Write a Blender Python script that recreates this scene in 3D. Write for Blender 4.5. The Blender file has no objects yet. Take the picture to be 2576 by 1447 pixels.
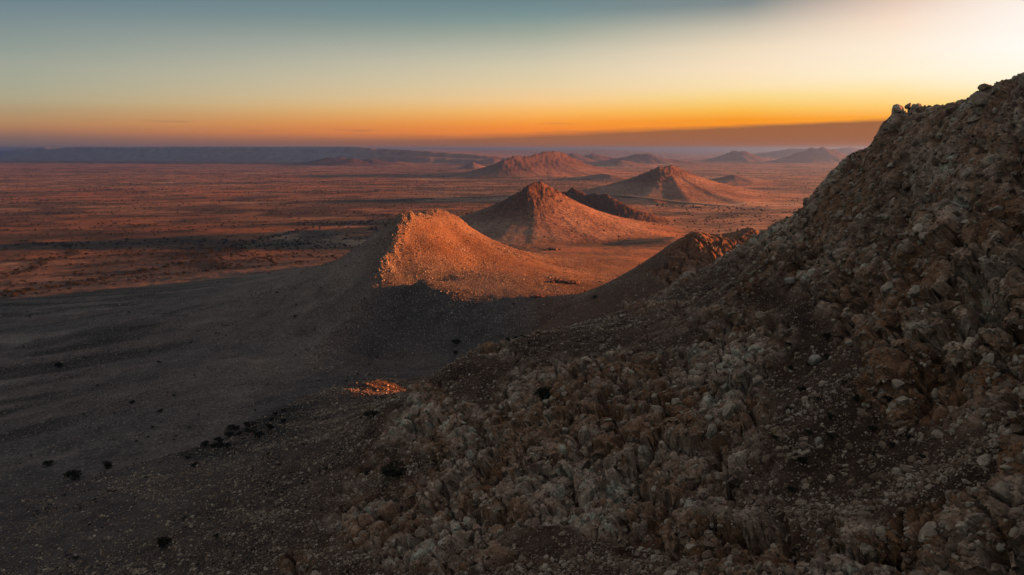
import bpy, math, random
import numpy as np

# ------------------------------------------------------------------ camera, light, sky, exposure
rad = math.radians
CAM_H = 150.0
PITCH = 11.5
SUN_AZ = 77.0          # degrees to the right of the view direction (+Y)
SUN_EL = 5.0
EXPOSURE = 1.9
SKY_GAIN = 2.0 ** -EXPOSURE

sc = bpy.context.scene
cd = bpy.data.cameras.new('camera')
cam = bpy.data.objects.new('camera', cd)
sc.collection.objects.link(cam)
cd.sensor_width = 36.0
cd.lens = 24.0
cd.clip_start = 0.5
cd.clip_end = 200000.0
cam.location = (0, 0, CAM_H)
cam.rotation_euler = (rad(90 - PITCH), 0, 0)
sc.camera = cam

sd = bpy.data.lights.new('sun', 'SUN')
sun = bpy.data.objects.new('sun', sd)
sc.collection.objects.link(sun)
sd.energy = 5.0
sd.angle = rad(0.6)
sd.color = (1.0, 0.295, 0.072)
sun.rotation_euler = (rad(90 - SUN_EL), 0, rad(180 - SUN_AZ))

sc.view_settings.view_transform = 'Standard'
sc.view_settings.look = 'None'
sc.view_settings.exposure = EXPOSURE
sc.view_settings.gamma = 1.0
sc.view_settings.use_curve_mapping = False
sc.cycles.use_denoising = True
sc.cycles.max_bounces = 5
sc.cycles.diffuse_bounces = 0
sc.cycles.glossy_bounces = 1
sc.cycles.volume_bounces = 0
sc.cycles.transparent_max_bounces = 4


class NT:
    """small helper for node trees"""
    def __init__(self, tree):
        self.t = tree
        tree.nodes.clear()

    def n(self, kind, **kw):
        nd = self.t.nodes.new(kind)
        for k, v in kw.items():
            setattr(nd, k, v)
        return nd

    def put(self, sock, v):
        if hasattr(v, 'is_output'):
            self.t.links.new(v, sock)
        elif v is not None:
            sock.default_value = v

    def math(self, op, a, b=None, c=None, clamp=False):
        nd = self.n('ShaderNodeMath', operation=op, use_clamp=clamp)
        for i, v in enumerate((a, b, c)):
            self.put(nd.inputs[i], v)
        return nd.outputs[0]

    def rng(self, v, a, b, c=0.0, d=1.0, kind='SMOOTHSTEP'):
        nd = self.n('ShaderNodeMapRange', interpolation_type=kind)
        for i, x in enumerate((v, a, b, c, d)):
            self.put(nd.inputs[i], x)
        return nd.outputs[0]

    def mix(self, f, a, b, mode='MIX'):
        nd = self.n('ShaderNodeMix', data_type='RGBA', blend_type=mode)
        self.put(nd.inputs[0], f)
        for s, v in ((nd.inputs[6], a), (nd.inputs[7], b)):
            if isinstance(v, tuple) and len(v) == 3:
                v = (*v, 1.0)
            self.put(s, v)
        return nd.outputs[2]

    def ramp(self, f, stops):
        nd = self.n('ShaderNodeValToRGB')
        e = nd.color_ramp.elements
        while len(e) < len(stops):
            e.new(0.5)
        for el, (p, c) in zip(e, stops):
            el.position = p
            el.color = (*c, 1.0)
        self.put(nd.inputs[0], f)
        return nd.outputs[0]

    def noise(self, vec, scale, detail=3.0, rough=0.55, dim='3D'):
        nd = self.n('ShaderNodeTexNoise', noise_dimensions=dim)
        self.put(nd.inputs['Vector'], vec)
        nd.inputs['Scale'].default_value = scale
        nd.inputs['Detail'].default_value = detail
        nd.inputs['Roughness'].default_value = rough
        return nd.outputs[0]


def build_world():
    w = bpy.data.worlds.new('World')
    sc.world = w
    w.use_nodes = True
    t = NT(w.node_tree)
    co = t.n('ShaderNodeTexCoord').outputs['Generated']
    nrm = t.n('ShaderNodeVectorMath', operation='NORMALIZE')
    t.put(nrm.inputs[0], co)
    sep = t.n('ShaderNodeSeparateXYZ')
    t.put(sep.inputs[0], nrm.outputs[0])
    x, y, z = sep.outputs
    el = t.math('MULTIPLY', t.math('ARCSINE', z), 57.29578)
    hl = t.math('SQRT', t.math('ADD', t.math('MULTIPLY', x, x), t.math('ADD', t.math('MULTIPLY', y, y), 1e-9)))
    sx, sy = math.sin(rad(SUN_AZ)), math.cos(rad(SUN_AZ))
    dt = t.math('DIVIDE', t.math('ADD', t.math('MULTIPLY', x, sx), t.math('MULTIPLY', y, sy)), hl)
    az = t.math('MULTIPLY', t.math('ARCCOSINE', t.math('MINIMUM', t.math('MAXIMUM', dt, -1.0), 1.0)), 57.29578)
    f = t.math('SQRT', t.math('DIVIDE', t.math('MAXIMUM', el, 0.0), 90.0), clamp=True)
    P = lambda e: math.sqrt(e / 90.0)
    def lin(c, g=1.0):
        return tuple(g * ((q / 255.0 + 0.055) / 1.055) ** 2.4 for q in c)
    hi = [(16, (100, 119, 127)), (28, (110, 120, 126)), (50, (120, 121, 127)), (90, (123, 122, 128))]
    away = [(.3, (128, 100, 98)), (.7, (142, 106, 95)), (1.25, (172, 122, 92)), (1.8, (183, 140, 98)), (2.6, (179, 154, 118)), (3.3, (177, 167, 137)), (4.4, (167, 168, 147)),
            (5.4, (161, 165, 150)), (6.9, (140, 152, 146)), (9.6, (107, 129, 139))] + hi
    mid = [(.3, (240, 125, 45)), (1.6, (252, 140, 46)), (2.15, (255, 160, 58)), (3.0, (255, 188, 100)), (3.9, (248, 205, 145)), (5.2, (230, 208, 166)),
           (6.5, (215, 203, 172)), (7.7, (192, 189, 168)), (9.0, (158, 167, 152)), (10.2, (124, 147, 146)), (11.4, (106, 131, 137))] + hi
    tow = [(.3, (255, 130, 10)), (2.2, (255, 155, 16)), (2.9, (255, 190, 72)), (3.8, (255, 216, 132)), (4.7, (255, 228, 176)), (6.0, (253, 228, 195)),
           (7.5, (240, 220, 190)), (8.9, (205, 195, 175)), (10.6, (128, 137, 138))] + hi
    tow2 = [(.3, (255, 130, 14)), (2.2, (255, 165, 40)), (3.0, (255, 205, 110)), (4.0, (255, 226, 162)), (5.2, (254, 239, 207)), (7.0, (254, 236, 213)),
            (8.7, (248, 222, 200)), (10.3, (222, 195, 178)), (14, (150, 140, 138)), (22, (110, 118, 123)), (50, (124, 130, 133)), (90, (126, 131, 134))]
    sunw = [(.3, (255, 140, 20)), (2.2, (255, 180, 60)), (3.0, (255, 220, 140)), (4.4, (255, 246, 222)), (6.5, (255, 253, 248)), (9.5, (253, 244, 236)),
            (14, (225, 210, 200)), (22, (130, 130, 132)), (50, (124, 130, 133)), (90, (126, 131, 134))]
    c = [t.ramp(f, [(P(e), lin(k, g)) for e, k in r]) for r, g in ((away, 1), (mid, 1), (tow, 1), (tow2, 1.03), (sunw, 1.03))]
    col = t.mix(t.rng(az, 112.0, 75.0, kind='LINEAR'), c[0], c[1])
    col = t.mix(t.rng(az, 75.0, 59.0, kind='LINEAR'), col, c[2])
    col = t.mix(t.rng(az, 59.0, 49.0, kind='LINEAR'), col, c[3])
    col = t.mix(t.rng(az, 49.0, 40.0, kind='LINEAR'), col, c[4])
    # dusty bank lying along the horizon, higher and crisper towards the sun
    cmb = t.n('ShaderNodeCombineXYZ')
    t.put(cmb.inputs[0], t.math('MULTIPLY', az, 0.10))
    t.put(cmb.inputs[1], t.math('MULTIPLY', el, 0.9))
    wob = t.noise(cmb.outputs[0], 3.0, 6.0, 0.65)
    top = t.math('ADD', t.rng(az, 47.0, 81.0, 2.25, 1.25, 'LINEAR'), t.math('MULTIPLY', t.math('SUBTRACT', wob, 0.5), 0.34))
    soft = t.rng(az, 54.0, 104.0, 0.30, 0.9, 'LINEAR')
    bank = t.math('DIVIDE', t.math('SUBTRACT', top, el), soft, clamp=True)
    bank = t.math('MULTIPLY', bank, t.rng(az, 44.0, 114.0, 0.93, 0.55, 'LINEAR'))
    bcol = t.mix(t.rng(az, 44.0, 81.0, kind='LINEAR'), (.27, .078, .032), (.165, .088, .062))
    bcol = t.mix(t.rng(az, 81.0, 119.0, kind='LINEAR'), bcol, (.20, .14, .135))
    col = t.mix(bank, col, bcol)
    # two faint wisps low over the horizon
    cmb2 = t.n('ShaderNodeCombineXYZ')
    t.put(cmb2.inputs[0], t.math('MULTIPLY', az, 0.16))
    t.put(cmb2.inputs[1], t.math('MULTIPLY', el, 3.2))
    wisp = t.rng(t.noise(cmb2.outputs[0], 1.0, 3.0, 0.5), 0.60, 0.74)
    band = t.math('MULTIPLY', t.rng(el, 1.0, 1.5), t.rng(el, 2.3, 1.7))
    col = t.mix(t.math('MULTIPLY', t.math('MULTIPLY', wisp, band), 0.35), col, (.23, .13, .10))
    # physical sky under it
    sky = t.n('ShaderNodeTexSky', sky_type='NISHITA', sun_disc=False)
    sky.sun_elevation = rad(SUN_EL)
    sky.sun_rotation = rad(SUN_AZ)
    sky.dust_density = 4.0
    sky.altitude = 1200.0
    bg1 = t.n('ShaderNodeBackground')
    t.put(bg1.inputs[0], col)
    bg1.inputs[1].default_value = SKY_GAIN * 0.97
    bg2 = t.n('ShaderNodeBackground')
    t.put(bg2.inputs[0], sky.outputs[0])
    bg2.inputs[1].default_value = 0.002
    add = t.n('ShaderNodeAddShader')
    t.put(add.inputs[0], bg1.outputs[0])
    t.put(add.inputs[1], bg2.outputs[0])
    out = t.n('ShaderNodeOutputWorld')
    t.put(out.inputs[0], add.outputs[0])


build_world()

# ------------------------------------------------------------------ noise
F = np.float32
rng = np.random.default_rng(7)


def _hash(ix, iy, iz, seed):
    h = (ix.astype(np.uint32) * np.uint32(374761393)) ^ (iy.astype(np.uint32) * np.uint32(668265263)) \
        ^ (iz.astype(np.uint32) * np.uint32(2147483647 - 56)) ^ np.uint32((seed * 974634777) & 0xffffffff)
    h = (h ^ (h >> np.uint32(13))) * np.uint32(1274126177)
    h = (h ^ (h >> np.uint32(16))) * np.uint32(2246822519)
    return h ^ (h >> np.uint32(15))


def _u(h):
    return (h & np.uint32(0xffffff)).astype(F) / F(16777216.0)


def vnoise(x, y, z=None, seed=0):
    """value noise in -1..1"""
    x, y = np.asarray(x, F), np.asarray(y, F)
    z = np.zeros(1, F) if z is None else np.asarray(z, F)
    fx, fy, fz = np.floor(x), np.floor(y), np.floor(z)
    ix, iy, iz = fx.astype(np.int32), fy.astype(np.int32), fz.astype(np.int32)
    tx, ty, tz = [(a - b).astype(F) for a, b in ((x, fx), (y, fy), (z, fz))]
    tx, ty, tz = [a * a * a * (a * (a * 6 - 15) + 10) for a in (tx, ty, tz)]
    r = 0
    flat = not np.any(z)
    for dz in ((0,) if flat else (0, 1)):
        for dy in (0, 1):
            for dx in (0, 1):
                w = (tx if dx else 1 - tx) * (ty if dy else 1 - ty)
                if not flat:
                    w = w * (tz if dz else 1 - tz)
                r = r + w * _u(_hash(ix + dx, iy + dy, iz + dz, seed))
    return r * 2 - 1


def fbm(x, y, z=None, octaves=4, gain=0.5, seed=0):
    r, a, s = 0, 1.0, 0.0
    for o in range(octaves):
        k = 2.03 ** o
        r = r + a * vnoise(x * k + 17.3 * o, y * k - 9.1 * o, None if z is None else z * k, seed + o)
        s += a
        a *= gain
    return r / s


def voronoi(x, y, z, seed=0, block=False):
    """F1, F2, a random value of the nearest cell and a random tilted facet on it, 3D"""
    x, y, z = np.asarray(x, F), np.asarray(y, F), np.asarray(z, F)
    fx, fy, fz = np.floor(x), np.floor(y), np.floor(z)
    ix, iy, iz = fx.astype(np.int32), fy.astype(np.int32), fz.astype(np.int32)
    lx, ly, lz = (x - fx).astype(F), (y - fy).astype(F), (z - fz).astype(F)
    f1 = np.full(x.shape, 9.0, F)
    f2 = np.full(x.shape, 9.0, F)
    cid = np.zeros(x.shape, F)
    fac = np.zeros(x.shape, F)
    for dz in (-1, 0, 1):
        for dy in (-1, 0, 1):
            for dx in (-1, 0, 1):
                h = _hash(ix + dx, iy + dy, iz + dz, seed)
                h2 = (h * np.uint32(2654435761)) ^ (h >> np.uint32(9))
                h3 = (h2 * np.uint32(2246822519)) ^ (h2 >> np.uint32(11))
                u1, u2, u3 = _u(h), _u(h2), _u(h3)
                ex = dx + 0.1 + 0.8 * u1 - lx
                ey = dy + 0.1 + 0.8 * u2 - ly
                ez = dz + 0.1 + 0.8 * u3 - lz
                if block:
                    d = np.sqrt(ex ** 4 + ey ** 4 + ez ** 4 + 0.4 * (ex * ex * ey * ey + ey * ey * ez * ez + ex * ex * ez * ez))
                else:
                    d = ex * ex + ey * ey + ez * ez
                c = d < f1
                f2 = np.where(c, f1, np.minimum(f2, d))
                cid = np.where(c, _u(h3 * np.uint32(40503) + h), cid)
                if block:
                    fac = np.where(c, (u2 - .5) * ex + (u3 - .5) * ey + (u1 - .5) * ez, fac)
                f1 = np.where(c, d, f1)
    return np.sqrt(f1), np.sqrt(f2), cid, fac


def sstep(a, b, x):
    t = np.clip((x - a) / (b - a), 0, 1)
    return t * t * (3 - 2 * t)


# ------------------------------------------------------------------ from the photograph's pixels (2576 wide) to directions
FP, CX, CY = 2576 * 24.0 / 36.0, 1288.0, 723.5
CT, ST = math.cos(rad(PITCH)), math.sin(rad(PITCH))


def ray(u, v):
    w = (CY - v) / FP
    return (u - CX) / FP, CT + w * ST, -ST + w * CT


def at(u, v, Y):
    x, y, z = ray(u, v)
    k = Y / y
    return (x * k, Y, CAM_H + z * k)


# ------------------------------------------------------------------ terrain: the mountain under the camera and the ridge hill
px_pts = [
    # crest of the near mountain
    (2576, 195, 110), (2430, 238, 120), (2330, 272, 130), (2220, 310, 145), (2150, 380, 165), (2105, 420, 180), (2050, 480, 200),
    (1990, 530, 225), (1930, 598, 255), (1955, 580, 240), (1935, 640, 190), (1850, 690, 205),
    # its flank, seen from above
    (2576, 1447, 45), (1932, 1447, 62), (1288, 1447, 88), (644, 1447, 125), (0, 1447, 165),
    (2576, 900, 75), (2576, 500, 95), (2300, 500, 118), (2300, 700, 100), (2300, 900, 85), (2050, 700, 150), (2050, 900, 112),
    (2050, 1150, 85), (1750, 800, 165), (1748, 675, 235), (1839, 638, 250), (1668, 736, 215), (1493, 795, 202), (1274, 842, 192),
    (1130, 905, 187), (1050, 950, 187), (980, 1005, 189), (900, 1080, 190), (800, 1180, 185),
    (1700, 1080, 110), (1300, 1080, 135), (1500, 900, 155), (1300, 950, 165), (1000, 1250, 140), (600, 1250, 178), (300, 1250, 205),
    # far spur with two rocky heads
    (1890, 570, 400), (1840, 585, 394), (1750, 580, 385), (1700, 617, 380), (1640, 690, 372), (1560, 712, 376), (1480, 745, 382),
    (1400, 763, 392), (1340, 765, 398), (1250, 800, 385), (1150, 900, 362),
    # low rocky spur and gully on the left
    (1010, 972, 296), (950, 950, 300), (925, 952, 301), (870, 965, 298), (800, 988, 292), (700, 1030, 280), (640, 1080, 266), (520, 1140, 250),
    (400, 1165, 245), (200, 1210, 240), (0, 1280, 225), (560, 1100, 272),
    # ridge hill
    (1105, 525, 590), (1140, 538, 600), (1075, 530, 570), (1045, 543, 545), (1022, 538, 520), (1000, 575, 500), (985, 625, 480),
    (965, 655, 465), (945, 700, 450), (880, 795, 415), (800, 872, 380), (780, 935, 345),
    (1060, 700, 440), (1130, 735, 430), (1200, 752, 425), (1270, 760, 415), (950, 850, 402), (1050, 880, 388), (880, 900, 372),
    (1200, 650, 520), (1150, 600, 545), (1290, 620, 640), (1400, 660, 620), (1350, 720, 470), (1450, 720, 480), (1500, 700, 560),
    (1600, 650, 720), (1200, 580, 610), (1250, 602, 640), (1650, 620, 900), (1500, 640, 800), (1400, 620, 900), (1700, 590, 1000),
    (960, 592, 560), (900, 632, 570), (800, 668, 580), (700, 700, 590), (550, 730, 610),
    (400, 870, 443), (600, 740, 560), (600, 900, 370), (300, 1000, 340), (0, 900, 449), (0, 1050, 340), (300, 800, 500), (0, 760, 620),
]
C3 = [at(*p) for p in px_pts] + [
    (-25, 304, 41), (5, 308, 44), (40, 313, 47), (95, 322, 51), (150, 331, 55), (200, 342, 52), (60, 350, 60), (128, 343, 59), (110, 445, 64), (150, 455, 60), (62, 432, 60), (-70, 325, 40),  # hollow out of view, shaped to let low sun reach spur and hill
    (75, 60, 172), (70, 0, 178), (60, -80, 178), (50, -200, 165), (20, 30, 112), (0, 0, 97), (-60, 30, 68), (-120, 60, 42),
    (140, 110, 130), (140, 180, 112), (150, 240, 95), (140, 30, 140), (150, -80, 140), (220, 100, 80), (230, 200, 62), (230, 300, 40),
    (240, 0, 90), (330, 100, 35), (330, 250, 18), (330, -100, 50), (420, 150, 5), (420, 350, 2), (220, 440, 50), (300, 480, 25),
    (160, 520, 48), (120, 500, 52), (200, 600, 25), (-100, 640, 70), (-60, 700, 55), (-170, 640, 45),
    (-450, 800, 3), (-300, 950, 2), (-100, 950, 6), (-600, 600, 0), (-550, 350, 2), (-450, 200, 5), (-350, 100, 8), (-250, 0, 15),
    (-200, -150, 15), (-300, -300, 0), (150, 1000, 12), (350, 800, 3), (420, 600, 0), (0, -450, 40), (300, -350, 5), (-100, 820, 18)]
_rc = np.array([at(*p) for p in [(1105, 524, 590), (1022, 537, 520), (985, 620, 480), (945, 695, 450), (880, 785, 415), (800, 866, 380)]])
for _a, _b in zip(_rc[:-1], _rc[1:]):
    _m, _d = (_a + _b) / 2, (_b - _a)[:2]
    _d = np.array([-_d[1], _d[0]]) / np.hypot(*_d)
    for _q in (-24, 24):
        C3.append((_m[0] + _d[0] * _q, _m[1] + _d[1] * _q, _m[2] - 16.5))
C3 = np.array(C3, np.float64)
# the broken rock stands a little proud of the smooth surface: sink the surface under it
for _pu, _dz in {2576: -1.2, 2430: -0.9, 2330: -0.9, 2220: -1.4, 2150: -1.4, 2105: -0.6, 2050: 1.0, 1990: 0.5, 1930: 4.0, 1955: 2.0, 1839: 4.0, 1050: 5.0, 1274: 0.6}.items():
    for _k, _p in enumerate(px_pts):
        if _p[0] == _pu and _p[1] < 1000 and _p[2] > 105:
            C3[_k, 2] -= _dz
            break
C3 = np.concatenate([C3, C3[:8] + [13, 3, -4.5]])      # the far side of the crest falls away


def _rbf_fit(P, c=4.0, lam=0.3):
    n = len(P)
    d = np.sqrt(((P[:, None, :2] - P[None, :, :2]) ** 2).sum(-1) + c * c)
    A = np.zeros((n + 3, n + 3))
    A[:n, :n] = d - lam * np.eye(n)
    A[:n, n] = A[n, :n] = 1
    A[:n, n + 1:] = P[:, :2] / 100
    A[n + 1:, :n] = P[:, :2].T / 100
    b = np.zeros(n + 3)
    b[:n] = P[:, 2]
    return np.linalg.solve(A, b)


RW = _rbf_fit(C3)


def rbf(x, y, c=4.0):
    r = (RW[-3] + RW[-2] * x / 100 + RW[-1] * y / 100)
    for (px, py, _), w in zip(C3, RW[:-3]):
        r = r + w * np.sqrt((x - px) ** 2 + (y - py) ** 2 + c * c)
    return r


def smax(a, b, k):
    h = np.clip(0.5 + 0.5 * (a - b) / k, 0, 1)
    return b + (a - b) * h + k * h * (1 - h)


RCREST = np.array([at(*p) for p in [(1165, 556, 615), (1140, 538, 602), (1105, 524, 590), (1075, 530, 570), (1050, 551, 545), (1035, 545, 532), (1022, 537, 520), (1000, 572, 500), (985, 620, 480), (965, 650, 465),
                                    (945, 697, 450), (880, 792, 415), (800, 870, 380), (780, 942, 345)]])
# hills standing on the plain: polyline of (u, v, distance), foot width, steepness, crag height
HILLS = {
    'cone_hill': dict(pts=[(1300, 503, 1180), (1326, 468, 1215), (1342, 459, 1235), (1358, 456, 1250), (1385, 470, 1265)], w=330, p=2.0, crag=9, cw=45, gu=0.05, sd=1),
    'dark_crag_hill': dict(pts=[(1405, 486, 1520), (1440, 471, 1500), (1480, 487, 1480), (1520, 484, 1470), (1545, 497, 1450), (1575, 515, 1430)], w=170, p=1.5, crag=9, cw=80, sd=2),
    'flat_topped_hill': dict(pts=[(1636, 440, 2120), (1655, 420, 2160), (1680, 417, 2200), (1703, 419, 2250), (1722, 436, 2290)], w=470, p=2.0, crag=12, cw=70, sd=3),
    'small_cone_hill': dict(pts=[(1825, 447, 3100), (1845, 438, 3100), (1870, 447, 3110)], w=260, p=1.7, crag=5, cw=60, sd=4),
    'long_backed_hill': dict(pts=[(1266, 402, 3850), (1290, 392, 3930), (1330, 392, 4030), (1368, 381, 4150), (1390, 379, 4230), (1415, 382, 4300), (1440, 397, 4330), (1480, 413, 4350)], w=470, p=1.6, crag=12, cw=200, sd=5),
    'low_rise': dict(pts=[(1510, 436, 3500), (1540, 440, 3400)], w=230, p=1.4, crag=5, cw=60, sd=6),
    'twin_peaked_hill': dict(pts=[(868, 412, 6300), (884, 397, 6350), (912, 402, 6400), (935, 398, 6420), (955, 408, 6420)], w=420, p=1.4, crag=10, cw=200, sd=7),
    'dark_hill': dict(pts=[(795, 408, 6650), (825, 395, 6650), (862, 396, 6650), (880, 404, 6650)], w=400, p=1.4, crag=9, cw=200, sd=8),
    'small_dark_hill': dict(pts=[(1225, 401, 6600), (1240, 394, 6600), (1256, 400, 6600)], w=280, p=1.4, crag=5, cw=100, sd=9),
    'little_cone': dict(pts=[(1180, 410, 5200), (1190, 406, 5200), (1200, 411, 5200)], w=170, p=1.4, crag=5, cw=60, sd=10),
    'hazy_ridge': dict(pts=[(1420, 392, 7400), (1437, 384, 7400), (1470, 391, 7500), (1490, 386, 7500), (1530, 393, 7500)], w=520, p=1.4, crag=10, cw=260, sd=11),
    'hazy_double_hill': dict(pts=[(1560, 396, 7000), (1600, 386, 7000), (1615, 388, 7000), (1630, 385, 7000), (1655, 396, 7000), (1700, 401, 6900)], w=500, p=1.4, crag=10, cw=260, sd=12),
    'hazy_knoll': dict(pts=[(1530, 407, 6000), (1560, 401, 6000), (1590, 407, 6000)], w=330, p=1.4, crag=5, cw=120, sd=13),
    'lone_dark_hill': dict(pts=[(1830, 384, 8200), (1848, 378, 8200), (1872, 378, 8200), (1890, 386, 8200)], w=430, p=1.5, crag=8, cw=200, sd=14),
    'broad_far_hill': dict(pts=[(2005, 383, 7600), (2040, 371, 7600), (2070, 369, 7600), (2100, 375, 7600), (2125, 386, 7600)], w=500, p=1.5, crag=7, cw=200, sd=15),
    'far_range': dict(pts=[(1920, 379, 11500), (1985, 374, 11500), (2030, 367, 11500), (2060, 368, 11500), (2110, 368, 11500), (2140, 370, 11500), (2220, 374, 11500)], w=900, p=1.4, crag=14, cw=400, sd=16),
    'far_plateau': dict(pts=[(850, 371, 15000), (930, 373, 15000), (1040, 374, 15000), (1180, 375, 15000), (1330, 375, 15000), (1480, 376, 15000), (1620, 378, 15000)], w=1500, p=1.0, crag=2, cw=400, sd=18),
    'low_swell': dict(pts=[(960, 410, 6700), (1000, 406, 6700)], w=400, p=1.4, crag=4, cw=100, sd=17),
}
MESA_PX = [(-420, 399), (-200, 401), (-60, 403), (-10, 404), (8, 394), (28, 379), (45, 375), (95, 372), (110, 370.5), (300, 370), (480, 369.5), (700, 369.5),
           (885, 369), (930, 372), (990, 376), (1080, 381), (1180, 388), (1300, 398), (1400, 412)]
MP = [at(u, v, 7300.0) for u, v in MESA_PX]
MX, MD, MZ = zip(*MP)


def hill(x, y, d):
    P = np.array([at(*p) for p in d['pts']])
    P[:, 2] = np.maximum(P[:, 2], 4.0)
    best = np.zeros_like(x)
    near = np.full_like(x, 1e9)
    R = d['w'] * 1.6
    m = (x > P[:, 0].min() - R) & (x < P[:, 0].max() + R) & (y > P[:, 1].min() - R) & (y < P[:, 1].max() + R)
    if not m.any():
        return best, near
    xm, ym = x[m], y[m]
    cx, cy = P[:, 0].mean(), P[:, 1].mean()
    ang = np.arctan2(ym - cy, xm - cx)
    gl = fbm(np.cos(ang) * 2.6 + 30 * d['sd'], np.sin(ang) * 2.6, None, 3, 0.6, 40 + d['sd'])
    b = np.zeros_like(xm)
    nr = np.full_like(xm, 1e9)
    for a, c in zip(P[:-1], P[1:]):
        e = c[:2] - a[:2]
        t = np.clip(((xm - a[0]) * e[0] + (ym - a[1]) * e[1]) / (e @ e), 0, 1)
        dd = np.hypot(xm - a[0] - t * e[0], ym - a[1] - t * e[1])
        zr = a[2] + t * (c[2] - a[2])
        wloc = d['w'] * (zr / P[:, 2].max()) ** 0.45
        g = np.clip(1 - dd * (1 - d.get('gu', 0.14) * gl) / wloc, 0, 1)
        b = np.maximum(b, zr * (0.88 * g ** d['p'] + 0.12 * g ** 8))
        nr = np.minimum(nr, dd)
    best[m] = b
    near[m] = nr
    return best, near


def mesa(x, y):
    front = np.interp(x, MX, MD) + 70 * fbm(x / 420, x * 0 + 3.3, None, 4, 0.65, 90) - 0.28 * x - 500
    zt = np.interp(x * 7300 / np.maximum(y, front), MX, MZ, left=0, right=0)
    zt = np.where(zt > 5, CAM_H + (zt - CAM_H) * front / 7300, zt)
    q = y - front
    cliff = (0.42 * sstep(-60, 20, q) + 0.32 * sstep(-330, -150, q + 60 * fbm(x / 300, y / 900, None, 3, .6, 94)))
    zt = zt - np.where(zt > 5, 4.0, 0) * np.abs(fbm(x / 900, x * 0 + 8, None, 4, .6, 93))
    talus = np.clip((q + 900) / 800, 0, 1) ** 2.0 * 0.26
    return np.where(zt > 0, zt * (cliff + talus) * (1 - 0.12 * np.clip((q - 60) / 1500, 0, 1)), 0)


def base_height(x, y):
    """height and an index: 0 plain, 1 mountain, 2 ridge hill, 3.. hills"""
    r = np.hypot(x, y - 350)
    wfar = 1 - sstep(620, 1020, r)
    h0 = np.zeros(x.shape)
    inn = wfar > 0
    h0[inn] = rbf(x[inn], y[inn]) * wfar[inn]
    far = sstep(500, 1500, np.hypot(x, y))
    und = 3.2 * fbm(x / 420 + 3, y / 130, None, 4, 0.5, 11) * sstep(250, 700, np.hypot(x, y + 100)) * (1 - 0.6 * far)
    for a, b in zip(RCREST[:-1], RCREST[1:]):
        e = b[:2] - a[:2]
        t = np.clip(((x - a[0]) * e[0] + (y - a[1]) * e[1]) / (e @ e), 0, 1)
        dd = np.hypot(x - a[0] - t * e[0], y - a[1] - t * e[1])
        hr = a[2] + t * (b[2] - a[2]) - 0.66 * dd
        h0 = np.where(dd < 60, smax(hr, h0, 1.5), h0)
    h = smax(h0, np.zeros_like(h0), 6.0) - 1.5
    idx = np.zeros(x.shape, np.int32)
    side = y - (400 + 0.694 * (x - 60))
    idx[(h0 > 9) & (side > 0)] = 2
    idx[(h0 > 5) & (side <= 0)] = 1
    crest = np.full_like(x, 1e9)
    cragamp = np.zeros_like(x)
    for k, (nm, d) in enumerate(HILLS.items()):
        hh, nr = hill(x, y, d)
        own = (hh > 4.0) & (hh > h)
        idx[own] = 3 + k
        h = np.where(hh > 0.02, smax(hh, h, 4.0), h)
        c = nr < crest
        cragamp = np.where(c & (nr < d['cw'] * 3), d['crag'] * np.exp(-(nr / d['cw']) ** 2), cragamp)
        crest = np.minimum(crest, nr)
    m = mesa(x, y)
    own = (m > 10) & (m > h)
    idx[own] = 3 + len(HILLS)
    h = smax(m, h, 5.0)
    return h + und, idx, cragamp


# ------------------------------------------------------------------ the polar sheet of ground round the place
NCOL = 750
inner = np.linspace(-39.5, 39.5, NCOL)
outer = 39.5 + (180 - 39.5) * (np.linspace(0, 1, 50)[1:] ** 1.5)
azs = np.concatenate([-outer[::-1], inner, outer[:-1]])
rs = np.concatenate([[3, 8, 14, 20, 26, 31, 35], np.geomspace(39, 430, 920), np.geomspace(430, 9800, 480)[1:], np.geomspace(9800, 70000, 60)[1:]])
AZ, RR = np.meshgrid(np.radians(azs), rs)
GX, GY = RR * np.sin(AZ), RR * np.cos(AZ)
NR, NC = GX.shape
GZ, GIDX, CRAG = base_height(GX, GY)
GX, GY, GZ = GX.astype(np.float64), GY.astype(np.float64), GZ.astype(np.float64)


def grid_lookup(x, y):
    az = math.degrees(math.atan2(x, y))
    r = math.hypot(x, y)
    i = int(np.clip(np.searchsorted(rs, r), 1, NR - 1))
    j = int(np.clip(np.searchsorted(azs, az), 1, NC - 1))
    i = i if abs(rs[i] - r) < abs(rs[i - 1] - r) else i - 1
    j = j if abs(azs[j] - az) < abs(azs[j - 1] - az) else j - 1
    return i, j


def hit(u, v):
    """where the line of sight through a pixel of the photograph meets the bare ground: column walk over the sheet"""
    dx, dy, dz = ray(u, v)
    az = math.degrees(math.atan2(dx, dy))
    j = int(np.argmin(np.abs(azs - az)))
    sl = dz / math.hypot(dx, dy)
    rr = np.hypot(GX[:, j], GY[:, j])
    el = (GZ[:, j] - CAM_H) / rr
    k = np.nonzero((el >= sl) & (rr > 30))[0]
    i = int(k[0]) if len(k) else NR - 1
    return i, j


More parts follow.
